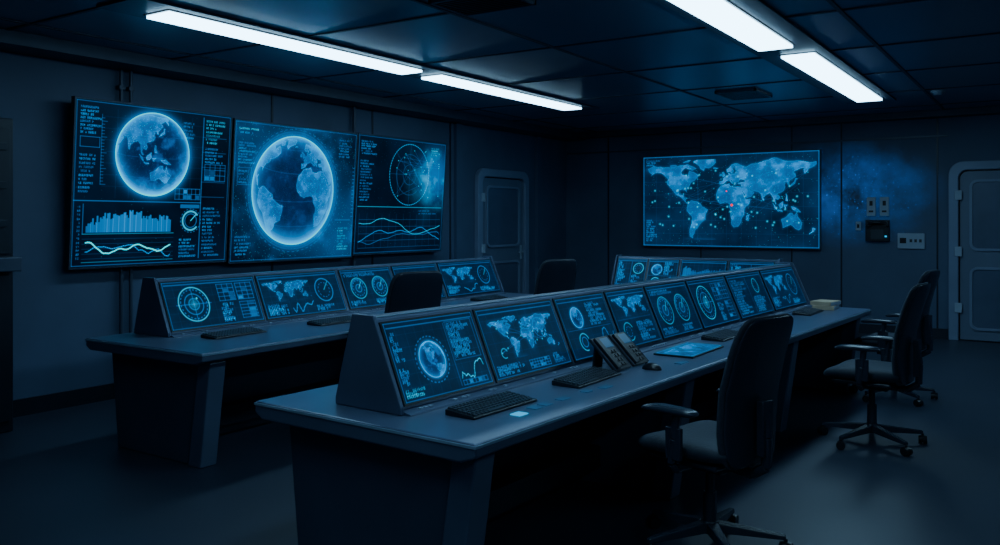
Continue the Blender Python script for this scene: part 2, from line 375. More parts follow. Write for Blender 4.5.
# doors
def door(name,w,h):
    e=MB(); t=.11
    def rr(x0,x1,z0,z1,c):
        pts=[]
        for cx,cz,a0 in ((x1-c,z0+c,-90),(x1-c,z1-c,0),(x0+c,z1-c,90),(x0+c,z0+c,180)):
            for k in range(7):
                a=math.radians(a0+15*k); pts.append((cx+c*math.cos(a),cz+c*math.sin(a)))
        return pts
    def arch(x0,x1,z1,c):
        pts=[(x1,0)]
        for k in range(7):
            a=math.radians(15*k); pts.append((x1-c+c*math.cos(a),z1-c+c*math.sin(a)))
        for k in range(7):
            a=math.radians(90+15*k); pts.append((x0+c+c*math.cos(a),z1-c+c*math.sin(a)))
        pts.append((x0,0)); return pts
    o_=arch(-t,w+t,h+t,.16); i_=arch(0,w,h,.10); n=len(o_)
    vs=[(x,0,z) for x,z in o_]+[(x,0,z) for x,z in i_]+[(x,-.07,z) for x,z in o_]+[(x,-.07,z) for x,z in i_]; fs=[]
    for i in range(n-1):
        j=i+1; fs+=[(i,j,j+n,i+n),(i+2*n,j+2*n,j+3*n,i+3*n),(i,j,j+2*n,i+2*n),(i+n,j+n,j+3*n,i+3*n)]
    fs+=[(0,n,3*n,2*n),(n-1,2*n-1,4*n-1,3*n-1)]
    e.add(vs,fs); fr=e.obj(name,M_frame,bevel=.01); struct(fr)
    bk=MB(); q=arch(0,w,h,.10); m_=len(q); bk.add([(x,-.006,z) for x,z in q]+[(x,-.0005,z) for x,z in q],[tuple(range(m_)),tuple(range(2*m_-1,m_-1,-1))]+[(i,(i+1)%m_,(i+1)%m_+m_,i+m_) for i in range(m_)]); bk.obj('door_gap',M_black,fr)
    lf=MB(); q=arch(.016,w-.016,h-.016,.09); q=[(x,z if z>0 else .014) for x,z in q]; lf.add([(x,-.03,z) for x,z in q]+[(x,-.007,z) for x,z in q],[tuple(range(m_)),tuple(range(2*m_-1,m_-1,-1))]+[(i,(i+1)%m_,(i+1)%m_+m_,i+m_) for i in range(m_)])
    lf.obj('door_leaf',M_door,fr,.005)
    def ringpanel(nm,x0,x1,z0,z1):
        r=MB(); q=.03
        pts=rr(x0,x1,z0,z1,.09); inn=rr(x0+q,x1-q,z0+q,z1-q,.065); n=len(pts)
        vs=[(x,-.03,z) for x,z in pts]+[(x,-.03,z) for x,z in inn]+[(x,-.055,z) for x,z in pts]+[(x,-.055,z) for x,z in inn]
        fs=[]
        for i in range(n):
            j=(i+1)%n; fs+=[(i,j,j+n,i+n),(i+2*n,j+2*n,j+3*n,i+3*n),(i,j,j+2*n,i+2*n),(i+n,j+n,j+3*n,i+3*n)]
        r.add(vs,fs); r.obj(nm,M_frame,fr)
        g=MB(); g.add([(x,-.034,z) for x,z in inn]+[(x,-.0305,z) for x,z in inn],[tuple(range(n)),tuple(range(2*n-1,n-1,-1))]+[(i,(i+1)%n,(i+1)%n+n,i+n) for i in range(n)])
        g.obj('door_inset_panel',M_desk,fr)
    ringpanel('door_panel_moulding',.12,w-.12,1.12,h-.12)
    ringpanel('door_panel_moulding',.12,w-.12,.14,.92)
    hd=MB(); hd.box(w-.09,w-.055,-.045,-.03,.93,1.13); hd.cyl((w-.072,-.045,1.03),(w-.072,-.08,1.03),.01); hd.cyl((w-.072,-.08,1.03),(w-.19,-.08,1.03),.01)
    hd.obj('door_handle',M_grey,fr,smooth=True)
    for z in (.35,1.05,1.75):
        hg=MB(); hg.box(-.04,.04,-.085,-.07,z,z+.12); hg.obj('hinge',M_grey,fr,.004)
    return fr
d1=door('door_1',1.02,2.12); d1.location=(-1.06,Y1,0)
d2=door('door_2',1.10,2.10); d2.location=(XL,9.56,0); d2.rotation_euler=(0,0,math.radians(90))

# wall devices on the back wall
def wdev(name,x0,x1,z0,z1,d,label,cat,build,m=M_grey):
    e=empty(name,((x0+x1)/2,Y1,z0)); w=(x1-x0)/2; h=z1-z0
    B('housing',-w,w,-d,0,0,h,m,e,.008); build(e,w,h,d); tag(e,label,cat); return e
def sw(e,w,h,d):
    B('button',-w*.35,w*.35,-d-.008,-d,h*.55,h*.8,M_black,e,.003); B('slot',-w*.5,w*.5,-d-.004,-d,h*.2,h*.3,M_black,e)
wdev('access_card_reader',-2.13,-2.02,1.55,1.80,.04,'grey card reader box on the wall above the telephone','card reader',sw)['group']='wall card readers'
wdev('access_card_reader',-1.97,-1.86,1.55,1.80,.04,'grey card reader box on the wall above the telephone','card reader',sw)['group']='wall card readers'
def ph(e,w,h,d):
    f=MB(); f.tube([(-w*.75,-d-.03,h*.82),(-w*.3,-d-.05,h*.88),(w*.3,-d-.05,h*.88),(w*.75,-d-.03,h*.82)],.022); f.cyl((-w*.7,-d,h*.8),(-w*.7,-d-.05,h*.8),.035);f.cyl((w*.7,-d,h*.8),(w*.7,-d-.05,h*.8),.035)
    f.obj('handset',M_black,e,smooth=True)
    B('keypad',-w*.55,w*.55,-d-.006,-d,h*.12,h*.55,M_key,e,.003)
    B('indicator_light',w*.62,w*.8,-d-.006,-d,h*.2,h*.28,M_led,e)
wdev('wall_telephone',-2.14,-1.85,1.22,1.50,.07,'black wall-mounted telephone with handset beside the door','telephone',ph,M_black)
def kp(e,w,h,d):
    B('display_window',-w*.82,-w*.35,-d-.004,-d,h*.35,h*.7,M_black,e)
    for i in range(3): B('keypad_button',-w*.1+i*.055,-w*.1+i*.055+.03,-d-.006,-d,h*.42,h*.42+.04,M_key,e)
wdev('alarm_keypad',-1.76,-1.44,1.13,1.33,.03,'small pale grey control panel box on the wall','control panel',kp)
def st(e,w,h,d): B('lens',-w*.4,w*.4,-d-.006,-d,h*.3,h*.7,M_black,e,.003)
wdev('wall_sensor',-2.27,-2.2,1.36,1.48,.03,'tiny grey sensor box on the wall','sensor',st)

# cabinet at far left
e=empty('equipment_cabinet',(XL+.02,2.34,0))
B('body',0,.42,0,.80,0.0,2.22,M_cab,e,.01)
B('door',.42,.44,.03,.77,1.26,2.15,M_cab,e,.006); B('door',.42,.44,.03,.77,.08,1.12,M_cab,e,.006)
B('ledge',.42,.54,0,.80,1.14,1.24,M_desk2,e,.008)
for z in (1.45,1.72,1.99): B('door_rib',.44,.455,.06,.74,z,z+.05,M_dark,e,.003)
tag(e,'tall dark steel equipment cabinet against the wall','cabinet')

# ---------------------------------------------------------------- wall displays
PP=290
def wall_display(O,U,V,N,cv,label,thick=.05):
    O=Vector(O);U=Vector(U);V=Vector(V);N=Vector(N)
    c=O+U/2
    e=empty('wall_display',c)
    o=O-c; b=.014; un=U.normalized(); vn=V.normalized()
    f=MB(); p=o-un*b-vn*b; U2=U+un*2*b; V2=V+vn*2*b
    vs=[p,p+U2,p+U2+V2,p+V2]; vs=vs+[q-N*thick for q in vs]
    f.add(vs,[(0,1,2,3),(7,6,5,4),(0,4,5,1),(1,5,6,2),(2,6,7,3),(3,7,4,0)])
    f.obj('bezel',M_black,e,.004)
    r=MB()
    outer=[p,p+U2,p+U2+V2,p+V2]; inner=[o,o+U,o+U+V,o+V]
    vs=outer+inner+[q+N*.006 for q in outer]+[q+N*.006 for q in inner]; fs=[]
    for i in range(4):
        j=(i+1)%4; fs+=[(i+8,j+8,j+12,i+12),(i,j,j+8,i+8),(i+4,j+4,j+12,i+12)]
    r.add(vs,fs); r.obj('rim',M_trim,e)
    display('screen',o+N*.003,U,V,cv,e)
    tag(e,label,'display screen'); return e

def dir_n(U,V): 
    n=Vector(U).cross(Vector(V)); n.normalize(); return n
hz=1.34; 
# left display
cv=Cv(1.49,hz,PP,1.2)
cv.frame(); cv.line(.0,.40,.80,.40,C1,1.8,.6); cv.line(.80,.03,.80,.97,C1,1.8,.6); cv.stars(160)
for i in range(1,8): cv.line(.16+.08*i,.42,.16+.08*i,.96,C3,1,.25); cv.line(.16,.42+.07*i,.8,.42+.07*i,C3,1,.25)
cv.globe(.47,.70,.262,120,5,1.1,.3,2.2)
cv.block(.03,.80,.16,.97,8,C1,1,1.1); cv.rect(.03,.72,.14,.78,C1,1,.6); cv.block(.03,.45,.14,.69,10,C1,1,.8)
for i in range(5): cv.line(.80,.44+.1*i,.97,.44+.1*i,C3)
cv.block(.82,.80,.97,.97,7,C2,1,.9); cv.table(.82,.55,.97,.66,3,4,1.8); cv.block(.82,.67,.97,.78,5,C1,1,1.1)
cv.line(.15,.5,.15,.92,C1,1,.5)
for i in range(22): cv.line(.15,.5+.019*i,.165+(.015 if i%5==0 else 0),.5+.019*i,C1,1,.5)
cv.area(.08,.21,.60,.37,C1,1.0,60,[.2,.5,.75,.6,.85,.8,.65,.6,.5]); cv.line(.06,.20,.62,.20,C2,1.2,.6); cv.line(.06,.20,.06,.38,C1,1.2,.6)
cv.wave(.08,.08,.60,.15,CW*1.3,2.8,1.2,5,50); cv.wave(.08,.05,.60,.13,C1,1.8,1.,4,50); cv.line(.06,.03,.62,.03,C2,1,.5)
for i in range(5): cv.line(.06,.05+.03*i,.62,.05+.03*i,C3,1,.5)
cv.block(.03,.05,.055,.38,14,C1,1,.6)
cv.ring(.735,.28,.062,C2,4.5,1.,.6,5.6); cv.ring(.735,.28,.045,C1,1.4,.8); cv.ring(.735,.28,.078,C1,1.4,.7,dash=20); cv.line(.735,.28,.77,.32,CW,2)
cv.block(.66,.04,.79,.17,6,C1,1,1.); cv.block(.82,.04,.97,.38,14,C1,1,.9); cv.fill(.66,.365,.79,.385,C1,.5); cv.table(.62,.42,.79,.49,2,6,1.8)
cv.block(.66,.82,.79,.94,5,C1,1,.8)
s1=wall_display((-6.54,3.74,1.12),(0,1.49,0),(.09,0,hz),dir_n((0,1.49,0),(.09,0,hz)),cv,'wall screen with glowing blue globe, bar chart and gauge readouts')
# middle display
cv=Cv(1.64,hz,PP,1.6)
cv.glow(.9,.15,.5,C3*1.5,.5); cv.glow(.1,.9,.4,C3,.4); cv.a+= (fbm(cv.H,cv.W,5,6)[...,None]**4)*C1*.35
cv.frame(); cv.stars(1600,k=1.1)
cv.text(.03,.94,18,C2,1,1.); cv.text(.03,.91,12,C1,1,.9); cv.block(.03,.70,.17,.86,8,C1,1,.9)
cv.rect(.03,.55,.13,.67,C1,1,.5); cv.block(.035,.56,.12,.66,5,C1,1,.7); cv.block(.03,.05,.16,.2,6,C1,1,.9)
cv.ring(.47,.52,.46,C1,1.2,.5,dash=60); cv.ring(.47,.52,.44,C3,1.2,.9)
cv.globe(.47,.52,.405,-20,12,1.15,.08,1.2)
cv.block(.84,.80,.97,.95,7,C1,1,.9); cv.block(.86,.06,.97,.25,9,C2,1,.8); cv.line(.83,.3,.97,.3,C1,1.2,.7)
for i in range(14): cv.line(.975,.33+.03*i,.99,.33+.03*i,C1,1.2,.7)
s2=wall_display((-6.53,5.275,1.10),(0,1.64,0),(.09,0,hz),dir_n((0,1.49,0),(.09,0,hz)),cv,'wall screen with large glowing blue earth globe on starry ground')
# right display
cv=Cv(1.58,hz,PP,1.3)
cv.frame(); cv.stars(350)
cv.glow(.88,.70,.30,C1,.6); cv.a+=np.clip(fbm(cv.H,cv.W,7,6)-.45,0,1)[...,None]*C2*1.8*np.exp(-(((cv.x/cv.W-.87)/.2)**2+((cv.y/cv.H-.70)/.22)**2))[...,None]
for r,k in((.27,.6),(.18,.3),(.09,.3)): cv.ring(.57,.69,r,C1,1.5,k)
cv.ring(.57,.69,.27,C2,2.8,.5,dash=70)
for t in range(0,180,45):
    a=math.radians(t); du=.26*math.cos(a)*cv.H/cv.W; dv=.26*math.sin(a); cv.line(.57-du,.69-dv,.57+du,.69+dv,C1,1.2,.22)
cv.net(26,.40,.48,.97,.93,.9)
cv.block(.03,.84,.22,.96,6,C1,1,1.); cv.block(.03,.45,.18,.8,15,C1,1,.8); cv.block(.82,.88,.96,.96,4,C2,1,.9)
cv.line(.02,.40,.98,.40,C2,1.4,.8); 
for i in range(5): cv.line(.04,.05+.06*i,.97,.05+.06*i,C3,1.2,.8)
for i in range(12): cv.line(.04+.08*i,.05,.04+.08*i,.34,C3,1,.5)
cv.wave(.04,.16,.97,.30,C2,1.8,.8,9,60); cv.wave(.04,.10,.97,.22,C1,1.8,.9,9,60); cv.wave(.04,.08,.97,.18,C1,1.2,.6,5,60)
cv.block(.70,.34,.95,.39,2,C1,1,.8)
s3=wall_display((-6.54,6.965,1.12),(0,1.58,0),(.09,0,hz-.01),dir_n((0,1.49,0),(.09,0,hz)),cv,'wall screen with dotted radar circle, network points and wave chart')
for s in (s1,s2,s3):
    s['group']='wall display screens'
    f=MB(); f.box(-.10,-.03,-.35,.35,.15,.25); f.box(-.12,-.03,-.35,.35,.9,1.0)
    f.box(-.11,-.04,-.05,.05,.2,.95); f.box(-.12,.02,-.3,-.25,.9,1.0); f.box(-.12,.02,.25,.3,.9,1.0)
    f.obj('wall_bracket',M_dark,s)
# map display
cv=Cv(2.56,1.325,215,1.8)
cv.a+=fbm(cv.H,cv.W,3,4)[...,None]*C3*.28
for i in range(1,12): cv.line(i/12,0,i/12,1,C3,1,.25)
for i in range(1,7): cv.line(0,i/7,1,i/7,C3,1,.25)
cv.map(.02,.08,.985,.95,1.3,-56,80); cv.stars(600,k=1.); cv.net(34,.08,.3,.95,.85,.4)
for i in range(60): cv.glow(.05+.9*rng.rand(),.2+.65*rng.rand(),.013,CW,.8)
for u,v,r in ((.53,.45,4.2),(.50,.60,2.4)): cv.dot(u,v,r,(2.0,.02,.02))
cv.block(.02,.05,.1,.30,11,C1,1,.9); cv.block(.02,.9,.12,.97,3,C1,1,.8); cv.rect(.004,.008,.996,.992,C1,1.8,.6)
wm=wall_display((-5.274,11.95,1.115),(2.56,0,0),(0,0,1.33),(0,-1,0),cv,'large wall screen with glowing blue world map')
f=MB(); f.box(-.5,.5,.045,.079,.3,.4); f.box(-.5,.5,.045,.079,.9,1.0); f.box(-.05,.05,.046,.078,.35,.95); f.obj('wall_bracket',M_dark,wm)

# ---------------------------------------------------------------- console rows
def cscreen(kind,w,h,ppm):
    c=Cv(w,h,ppm,1.6); c.frame(); c.line(.02,.93,.98,.93,C1,1.2,.6); c.text(.03,.945,12,C2,1,.9); c.text(.7,.945,8,C1,1,.8)
    for i in range(1,10): c.line(i/10,.03,i/10,.92,C3,1,.15)
    for i in range(1,6): c.line(.02,i/6,.98,i/6,C3,1,.15)
    if kind=='globe':
        c.globe(.40,.46,.235,-90,30,1.1,.3); c.ring(.40,.46,.30,C1,1.3,.7,dash=30); c.block(.03,.5,.15,.88,9,C1,1,.9)
        c.block(.66,.42,.95,.9,12,C1,1,.9); c.line(.63,.05,.63,.9,C1,1,.4); c.wave(.66,.12,.95,.35,C2,1.4,.8,3,30); c.block(.03,.05,.3,.15,3,C2,1,.9); c.table(.66,.05,.95,.11,1,8,1.4)
        c.block(.03,.2,.15,.42,6,C1,1,.8); c.rect(.65,.39,.96,.91,C1,1,.35)
    if kind=='map':
        c.map(.08,.24,.93,.86,1.15); c.net(12,.1,.3,.9,.8,.6); c.block(.04,.04,.4,.18,4,C1,1,.9); c.block(.78,.05,.96,.2,4,C1,1,.8); c.ring(.72,.62,.15,C1,1.2,.5); c.table(.45,.05,.72,.17,3,8,1.5)
        c.ring(.18,.34,.07,C2,1.6,.7,.3,5.2)
    if kind=='rings':
        for u in (.27,.70):
            c.ring(u,.5,.27,C2,1.8,.7); c.ring(u,.5,.20,C1,1.2,.8,dash=14); c.ring(u,.5,.10,C1,1.2,.8); c.line(u,.5,u+.07,.66,C2,1.4); c.glow(u,.5,.2,C1,.12)
            c.ring(u,.5,.235,C1,2.5,.45,.5,3.2)
        c.block(.05,.05,.45,.18,3,C1,1,.9); c.block(.55,.05,.95,.18,3,C1,1,.9); c.block(.05,.82,.95,.91,2,C1,1,.7)
    if kind=='radar':
        c.ring(.28,.5,.36,C2,2.,.9); c.ring(.28,.5,.31,C1,1.2,.8,dash=24)
        for r in (.22,.12): c.ring(.28,.5,r,C1,1.2,.8)
        c.line(.1,.5,.46,.5,C1,1,.6); c.line(.28,.16,.28,.85,C1,1,.6); c.glow(.28,.5,.13,C2,.4); c.disc(.32,.62,.02,CW)
        c.table(.56,.52,.74,.88,4,3,1.6); c.table(.77,.52,.95,.88,4,3,1.6); c.block(.56,.06,.74,.46,9,C1,1,.9); c.table(.77,.1,.95,.46,5,2,1.4)
    if kind=='mapring':
        c.map(.03,.36,.60,.86,1.1); c.ring(.78,.55,.28,C1,1.6,.9); c.ring(.78,.55,.18,C1,1,.7,dash=12); c.line(.78,.55,.85,.75,C2,1.2,.8); c.block(.04,.06,.30,.30,7,C1,1,.9); c.wave(.33,.08,.6,.3,C1,1.4,.8,3,25)
        c.block(.63,.05,.95,.18,3,C1,1,.9)
    if kind=='chart':
        c.area(.06,.52,.94,.86,C1,.45,50); c.line(.05,.5,.95,.5,C2,1,.6); c.wave(.06,.28,.94,.46,C2,1.3,.7,4,40); c.block(.05,.05,.45,.24,5,C1,1,.9); c.table(.52,.05,.94,.24,3,5,1.4)
    if kind=='text':
        c.block(.05,.08,.46,.9,15,C1,1,.9); c.ring(.74,.68,.17,C2,1.8,.8); c.ring(.74,.68,.11,C1,1,.8,dash=10); c.block(.55,.06,.95,.44,8,C1,1,.9); c.line(.5,.05,.5,.9,C1,1,.4)
    if kind=='arc':
        c.globe(.30,.66,.17,100,10,1.); c.block(.55,.50,.95,.9,9,C1,1,.9); c.ring(.3,.25,.14,C2,2,.8,0.3,5.); c.ring(.3,.25,.08,C1,1.2,.8); c.wave(.55,.08,.95,.42,C1,1.3,.9,3,25); c.line(.05,.46,.95,.46,C1,1,.3)
    if kind=='minimap':
        c.map(.05,.52,.95,.90,1.1); c.line(.05,.48,.95,.48,C1,1,.3); c.ring(.24,.26,.16,C2,1.6,.8,.4,5.6); c.ring(.24,.26,.09,C1,1,.8,dash=10); c.block(.5,.06,.95,.42,8,C1,1,.9)
    c.add(np.ones_like(c.x),C3*.10)
    return c

DZ=.72
def console(origin,rot,length,width,qf,h0,h1,screens,label,ppm=300,panels=(),legs=None):
    e=empty('control_console_desk',origin,rot)
    f=MB(); f.prism([(0,DZ),(-width,DZ),(-width,DZ-.05),(-width+.05,DZ-.075),(-.07,DZ-.075),(0,DZ-.05)],0,length)
    f.obj('worktop',M_desk,e,.008)
    B('edge_highlight',-.001,.004,-.003,length,DZ-.016,DZ-.006,M_edge,e)  # thin pale strips paint the bright highlight along the worktop edges
    B('edge_highlight',-width,.004,-.004,.001,DZ-.016,DZ-.006,M_edge,e)
    legs=legs or [.10,length*.5,length-.18]
    for i,p in enumerate(legs):
        f=MB(); f.prism([(-.17,DZ-.076),(-width+.10,DZ-.076),(-width+.17,0),(-.27,0)],p,p+.08)
        f.obj('support_panel',M_desk2,e,.008)
        f=MB(); f.prism([(-.06,DZ-.076),(-.17,DZ-.076),(-.27,0),(-.15,0)],p-.02,p+.10); f.obj('leg_flange',M_desk,e,.008)
    B('modesty_panel',-width*.62-.02,-width*.62+.02,legs[0]+.08,legs[-1],.001,DZ-.076,M_desk2,e)
    B('cable_tray',-width*.62+.03,-width*.62+.16,legs[0]+.09,legs[-1]-.01,.10,.22,M_dark,e)
    dq,dz=.150,.345
    hs=empty('console_housing',(0,0,0)); hs.parent=e
    zb=DZ+.001
    f=MB(); f.prism([(-qf,zb),(-qf,zb+.02),(-qf-dq,zb+.02+dz),(-qf-dq-.015,zb+.03+dz),(-qf-dq-.10,zb+.03+dz),(-qf-.34,zb+.03),(-qf-.34,zb)],h0+.02,h1-.02)
    f.obj('housing_shell',M_house,hs,.004)
    for y in (h0,h1-.02):
        f=MB(); f.prism([(-qf+.02,zb),(-qf+.018,zb+.03),(-qf-dq+.012,zb+.045+dz),(-qf-dq-.11,zb+.045+dz),(-qf-.36,zb+.03),(-qf-.36,zb)],y,y+.02)
        f.obj('end_cap',M_house,hs,.005)
    f=MB(); f.prism([(-qf+.055,zb),(-qf+.05,zb+.006),(-qf,zb+.014),(-qf,zb)],h0+.02,h1-.02); f.obj('control_ledge',M_house,hs)
    B('top_edge_highlight',-qf-dq-.018,-qf-dq-.010,h0+.02,h1-.02,zb+.029+dz,zb+.033+dz,M_edge,hs)  # painted highlight line along the top of the housing
    y=h0+.1; me_b=None
    while y<h1-.1:
        if rng.rand()<.75:
            if me_b is None:
                bo=B('control_button',-qf+.018,-qf+.034,0,.018,zb+.008,zb+.016,M_grey,hs); me_b=bo.data
            else:
                bo=bpy.data.objects.new('control_button',me_b); col.objects.link(bo); bo.parent=hs
            bo.location=(0,y,0)
        y+=.03 if rng.rand()<.8 else .16
    sl=Vector((-dq,0,dz)); L=sl.length; sn=sl/L; n=Vector((dz,0,dq)).normalized()
    base=Vector((-qf,0,zb+.02))
    for (a,b_,kind) in screens:
        o=base+Vector((0,a,0))+sn*(L*.045)+n*.002; U=Vector((0,b_-a,0)); V=sn*(L*.90)
        f=MB(); g=.010; p=o-Vector((0,g,0))-sn*g; U2=U+Vector((0,2*g,0)); V2=V+sn*2*g
        vs=[p,p+U2,p+U2+V2,p+V2]; vs=[q-n*.004 for q in vs]+[q+n*.006 for q in vs]
        f.add(vs,[(3,2,1,0),(4,5,6,7),(0,1,5,4),(1,2,6,5),(2,3,7,6),(3,0,4,7)])
        f.obj('display_bezel',M_black,hs)
        display('display_screen',o+n*.008,U,V,cscreen(kind,b_-a,L*.90,ppm),hs,.98)
    for (p,q,w,d,m_) in panels:
        f=MB(); f.box(-q-d/2,-q+d/2,p-w/2,p+w/2,DZ,DZ+.004); f.obj('touch_pad',m_,e,.001)
    tag(e,label,'control desk','control console rows')
    return e
rA=math.radians(-3.1)
A=console((-1.694,2.413,0),rA,5.62,1.21,.52,.16,5.56,
 [(.21,.79,'globe'),(.83,1.47,'map'),(1.52,2.02,'arc'),(2.07,2.53,'minimap'),(2.58,3.16,'rings'),(3.21,3.86,'radar'),(3.92,4.62,'text'),(4.68,5.48,'mapring')],
 'long grey control desk with eight glowing slanted screens',370,
 [(.47,.145,.06,.05,M_led),(.60,.16,.05,.05,M_pad),(.68,.16,.05,.05,M_pad),(.82,.16,.07,.04,M_pad),(1.16,.14,.08,.04,M_pad),(1.02,.16,.05,.04,M_pad),(2.0,.14,.1,.04,M_pad),(2.78,.12,.10,.04,M_pad)],legs=[.10,1.9,3.7,5.42])
Bc=console((-4.175,3.18,0),0,4.5,1.20,.78,.31,4.39,
 [(.36,1.14,'radar'),(1.18,2.01,'mapring'),(2.07,2.69,'rings'),(2.75,3.37,'chart'),(3.43,4.33,'mapring')],
 'grey control desk with five glowing slanted screens near the wall displays',250,[],legs=[.12,2.2,4.3])
Cc=console((-4.20,8.13,0),math.radians(-90),1.92,.95,.36,.06,1.86,
 [(.10,.44,'text'),(.47,.80,'arc'),(.84,1.32,'chart'),(1.36,1.80,'text')],
 'short grey control desk with four glowing slanted screens facing the aisle',200,[],legs=[.08,1.74])

def on(row,p,q,z=DZ):
    o=row.location; r=row.rotation_euler[2]
    v=Matrix.Rotation(r,3,'Z')@Vector((-q,p,z)); return (o.x+v.x,o.y+v.y,z+.0005)

# ---------------------------------------------------------------- keyboards
def make_keyboard():
    e=empty('keyboard',(0,0,0)); w,d=.44,.15
    f=MB(); f.prism([(.075,0),(.075,.010),(-.075,.024),(-.075,0)],-w/2,w/2); case=f.obj('keyboard_case',M_black,e,.004)
    k=MB()
    for r in range(6):
        x=-.062+r*.0245
        yy=-w/2+.012
        for i in range(19):
            wd=.0215
            if r==5 and i==4: wd=.12
            if yy+wd>w/2-.01: break
            zt=.017-x*.0933
            k.add([Vector((x+dx*(.0105 if t==0 else .0085),yy+.0015+ (0 if dy<0 else wd-.003)+(0 if t==0 else (-dy*.0015)),zt+(0 if t==0 else .007)-dx*.0009)) for t in (0,1) for dy in(-1,1) for dx in(-1,1)],
                  [(0,2,3,1),(4,5,7,6),(0,1,5,4),(2,6,7,3),(0,4,6,2),(1,3,7,5)])
            yy+=wd+.0015
    keys=k.obj('keys',M_key,e); keys['kind']='stuff'
    return e
kb=make_keyboard()
def copy_thing(e,loc,rz,tagf):
    n=e.copy(); col.objects.link(n); n.location=loc; n.rotation_euler=(0,0,rz); tagf(n)
    def rec(src,dst):
        for c in src.children:
            k=c.copy(); k.parent=dst; col.objects.link(k); rec(c,k)
    rec(e,n); return n
KP=[(A,.50,.30,.0),(A,1.27,.30,.04),(A,3.12,.34,0),(A,4.95,.34,.05),(Bc,.64,.50,.03),(Bc,1.52,.42,-.03),(Bc,3.72,.50,0)]
for i,(row,p,q,dr) in enumerate(KP):
    loc=on(row,p,q); rz=row.rotation_euler[2]+dr
    tf=lambda o: tag(o,'black computer keyboard lying on the control desk','keyboard','desk keyboards')
    if i==0: kb.location=loc; kb.rotation_euler=(0,0,rz); tf(kb)
    else: copy_thing(kb,loc,rz,tf)
def mouse(loc,rz):
    f=MB(); n=20; rings=8; vs=[];fs=[]
    for i in range(rings+1):
        t=i/rings*math.pi/2
        for j in range(n):
            a=2*math.pi*j/n; vs.append((.055*math.cos(t)*math.cos(a),.032*math.cos(t)*math.sin(a),.034*math.sin(t)))
    for i in range(rings):
        for j in range(n): fs.append((i*n+j,i*n+(j+1)%n,(i+1)*n+(j+1)%n,(i+1)*n+j))
    fs.append(tuple(range(n-1,-1,-1))); f.add(vs,fs)
    e=empty('computer_mouse',loc,rz); f.obj('mouse_body',M_black,e,smooth=True)
    w=MB(); w.cyl((-.028,-.004,.027),(-.028,.004,.027),.009,.009,12); w.obj('scroll_wheel',M_key,e)
    tag(e,'small black computer mouse on the control desk','computer mouse','desk mice')
mouse(on(A,1.72,.18),rA); mouse(on(Bc,1.83,.36),0); mouse(on(A,3.5,.26),rA)

# desk phones leaning beside the keyboards
def phone(loc,rz,label,w=.085):
    e=empty('desk_phone',loc,rz)
    f=MB(); f.prism([(.080,0),(.092,.010),(-.062,.162),(-.075,.153)],-w,w); f.obj('phone_base',M_phone,e,.004)
    f=MB(); f.prism([(-.048,.125),(-.062,.140),(-.076,0),(-.060,0)],-w*.5,w*.5); f.obj('stand',M_black,e,.003)
    d=Vector((-.154,0,.152)).normalized(); n=Vector((.152,0,.154)).normalized()
    o=Vector((.092,0,.010))
    def slab(nm,a0,a1,y0,y1,t,m_,par=e,z0=0.):
        p=[o+d*a0+Vector((0,y0,0)),o+d*a0+Vector((0,y1,0)),o+d*a1+Vector((0,y1,0)),o+d*a1+Vector((0,y0,0))]; p=[q+n*z0 for q in p]
        s=MB(); s.add(p+[q+n*t for q in p],[(3,2,1,0),(4,5,6,7),(0,1,5,4),(1,2,6,5),(2,3,7,6),(3,0,4,7)]); return s.obj(nm,m_,par,.003)
    slab('phone_screen',.140,.203,-.02,w-.014,.003,M_pad)
    slab('side_trim',.0,.212,-w,-w+.005,.003,M_desk2)
    slab('side_trim',.0,.212,w-.005,w,.003,M_desk2)
    for i in range(4):
        for j in range(3): slab('phone_key',.02+i*.028,.02+i*.028+.019,-.018+j*.030,-.018+j*.030+.022,.005,M_black)
    slab('handset',.006,.206,-.072,-.034,.016,M_black)
    tag(e,label,'telephone','desk phones')
phone(on(A,1.60,.37),rA,'black desk phone leaning back beside the keyboard')
phone(on(A,1.80,.37),rA,'black desk phone leaning back beside the keyboard')
# lit tablet
e=empty('tablet',on(A,2.42,.28),rA+.05)
B('tablet_case',-.12,.12,-.26,.26,0,.010,M_black,e,.004)
cv=Cv(.50,.22,300,2.); cv.a+=fbm(cv.H,cv.W,6,5)[...,None]*C1*.55; cv.map(.05,.1,.95,.9,.8); cv.rect(.02,.03,.98,.97,C1,1.5)
display('tablet_screen',(.11,-.25,.0115),(0,.50,0),(-.22,0,0),cv,e,1.)
tag(e,'flat tablet with glowing cyan screen lying on the desk','tablet')
# notebooks
for z,dr,w in ((DZ,.1,.12),(DZ+.036,-.12,.11)):
    l=on(A,5.38,.32); e=empty('notebook',(l[0],l[1],z+.0005),rA+dr)
    B('cover',-.09,.09,-w,w,0,.035,M_paper,e,.003); B('pages',-.086,.093,-w+.004,w+.003,.004,.031,M_grey,e)
    tag(e,'tan covered notebook stacked on the end of the desk','notebook','stacked notebooks')

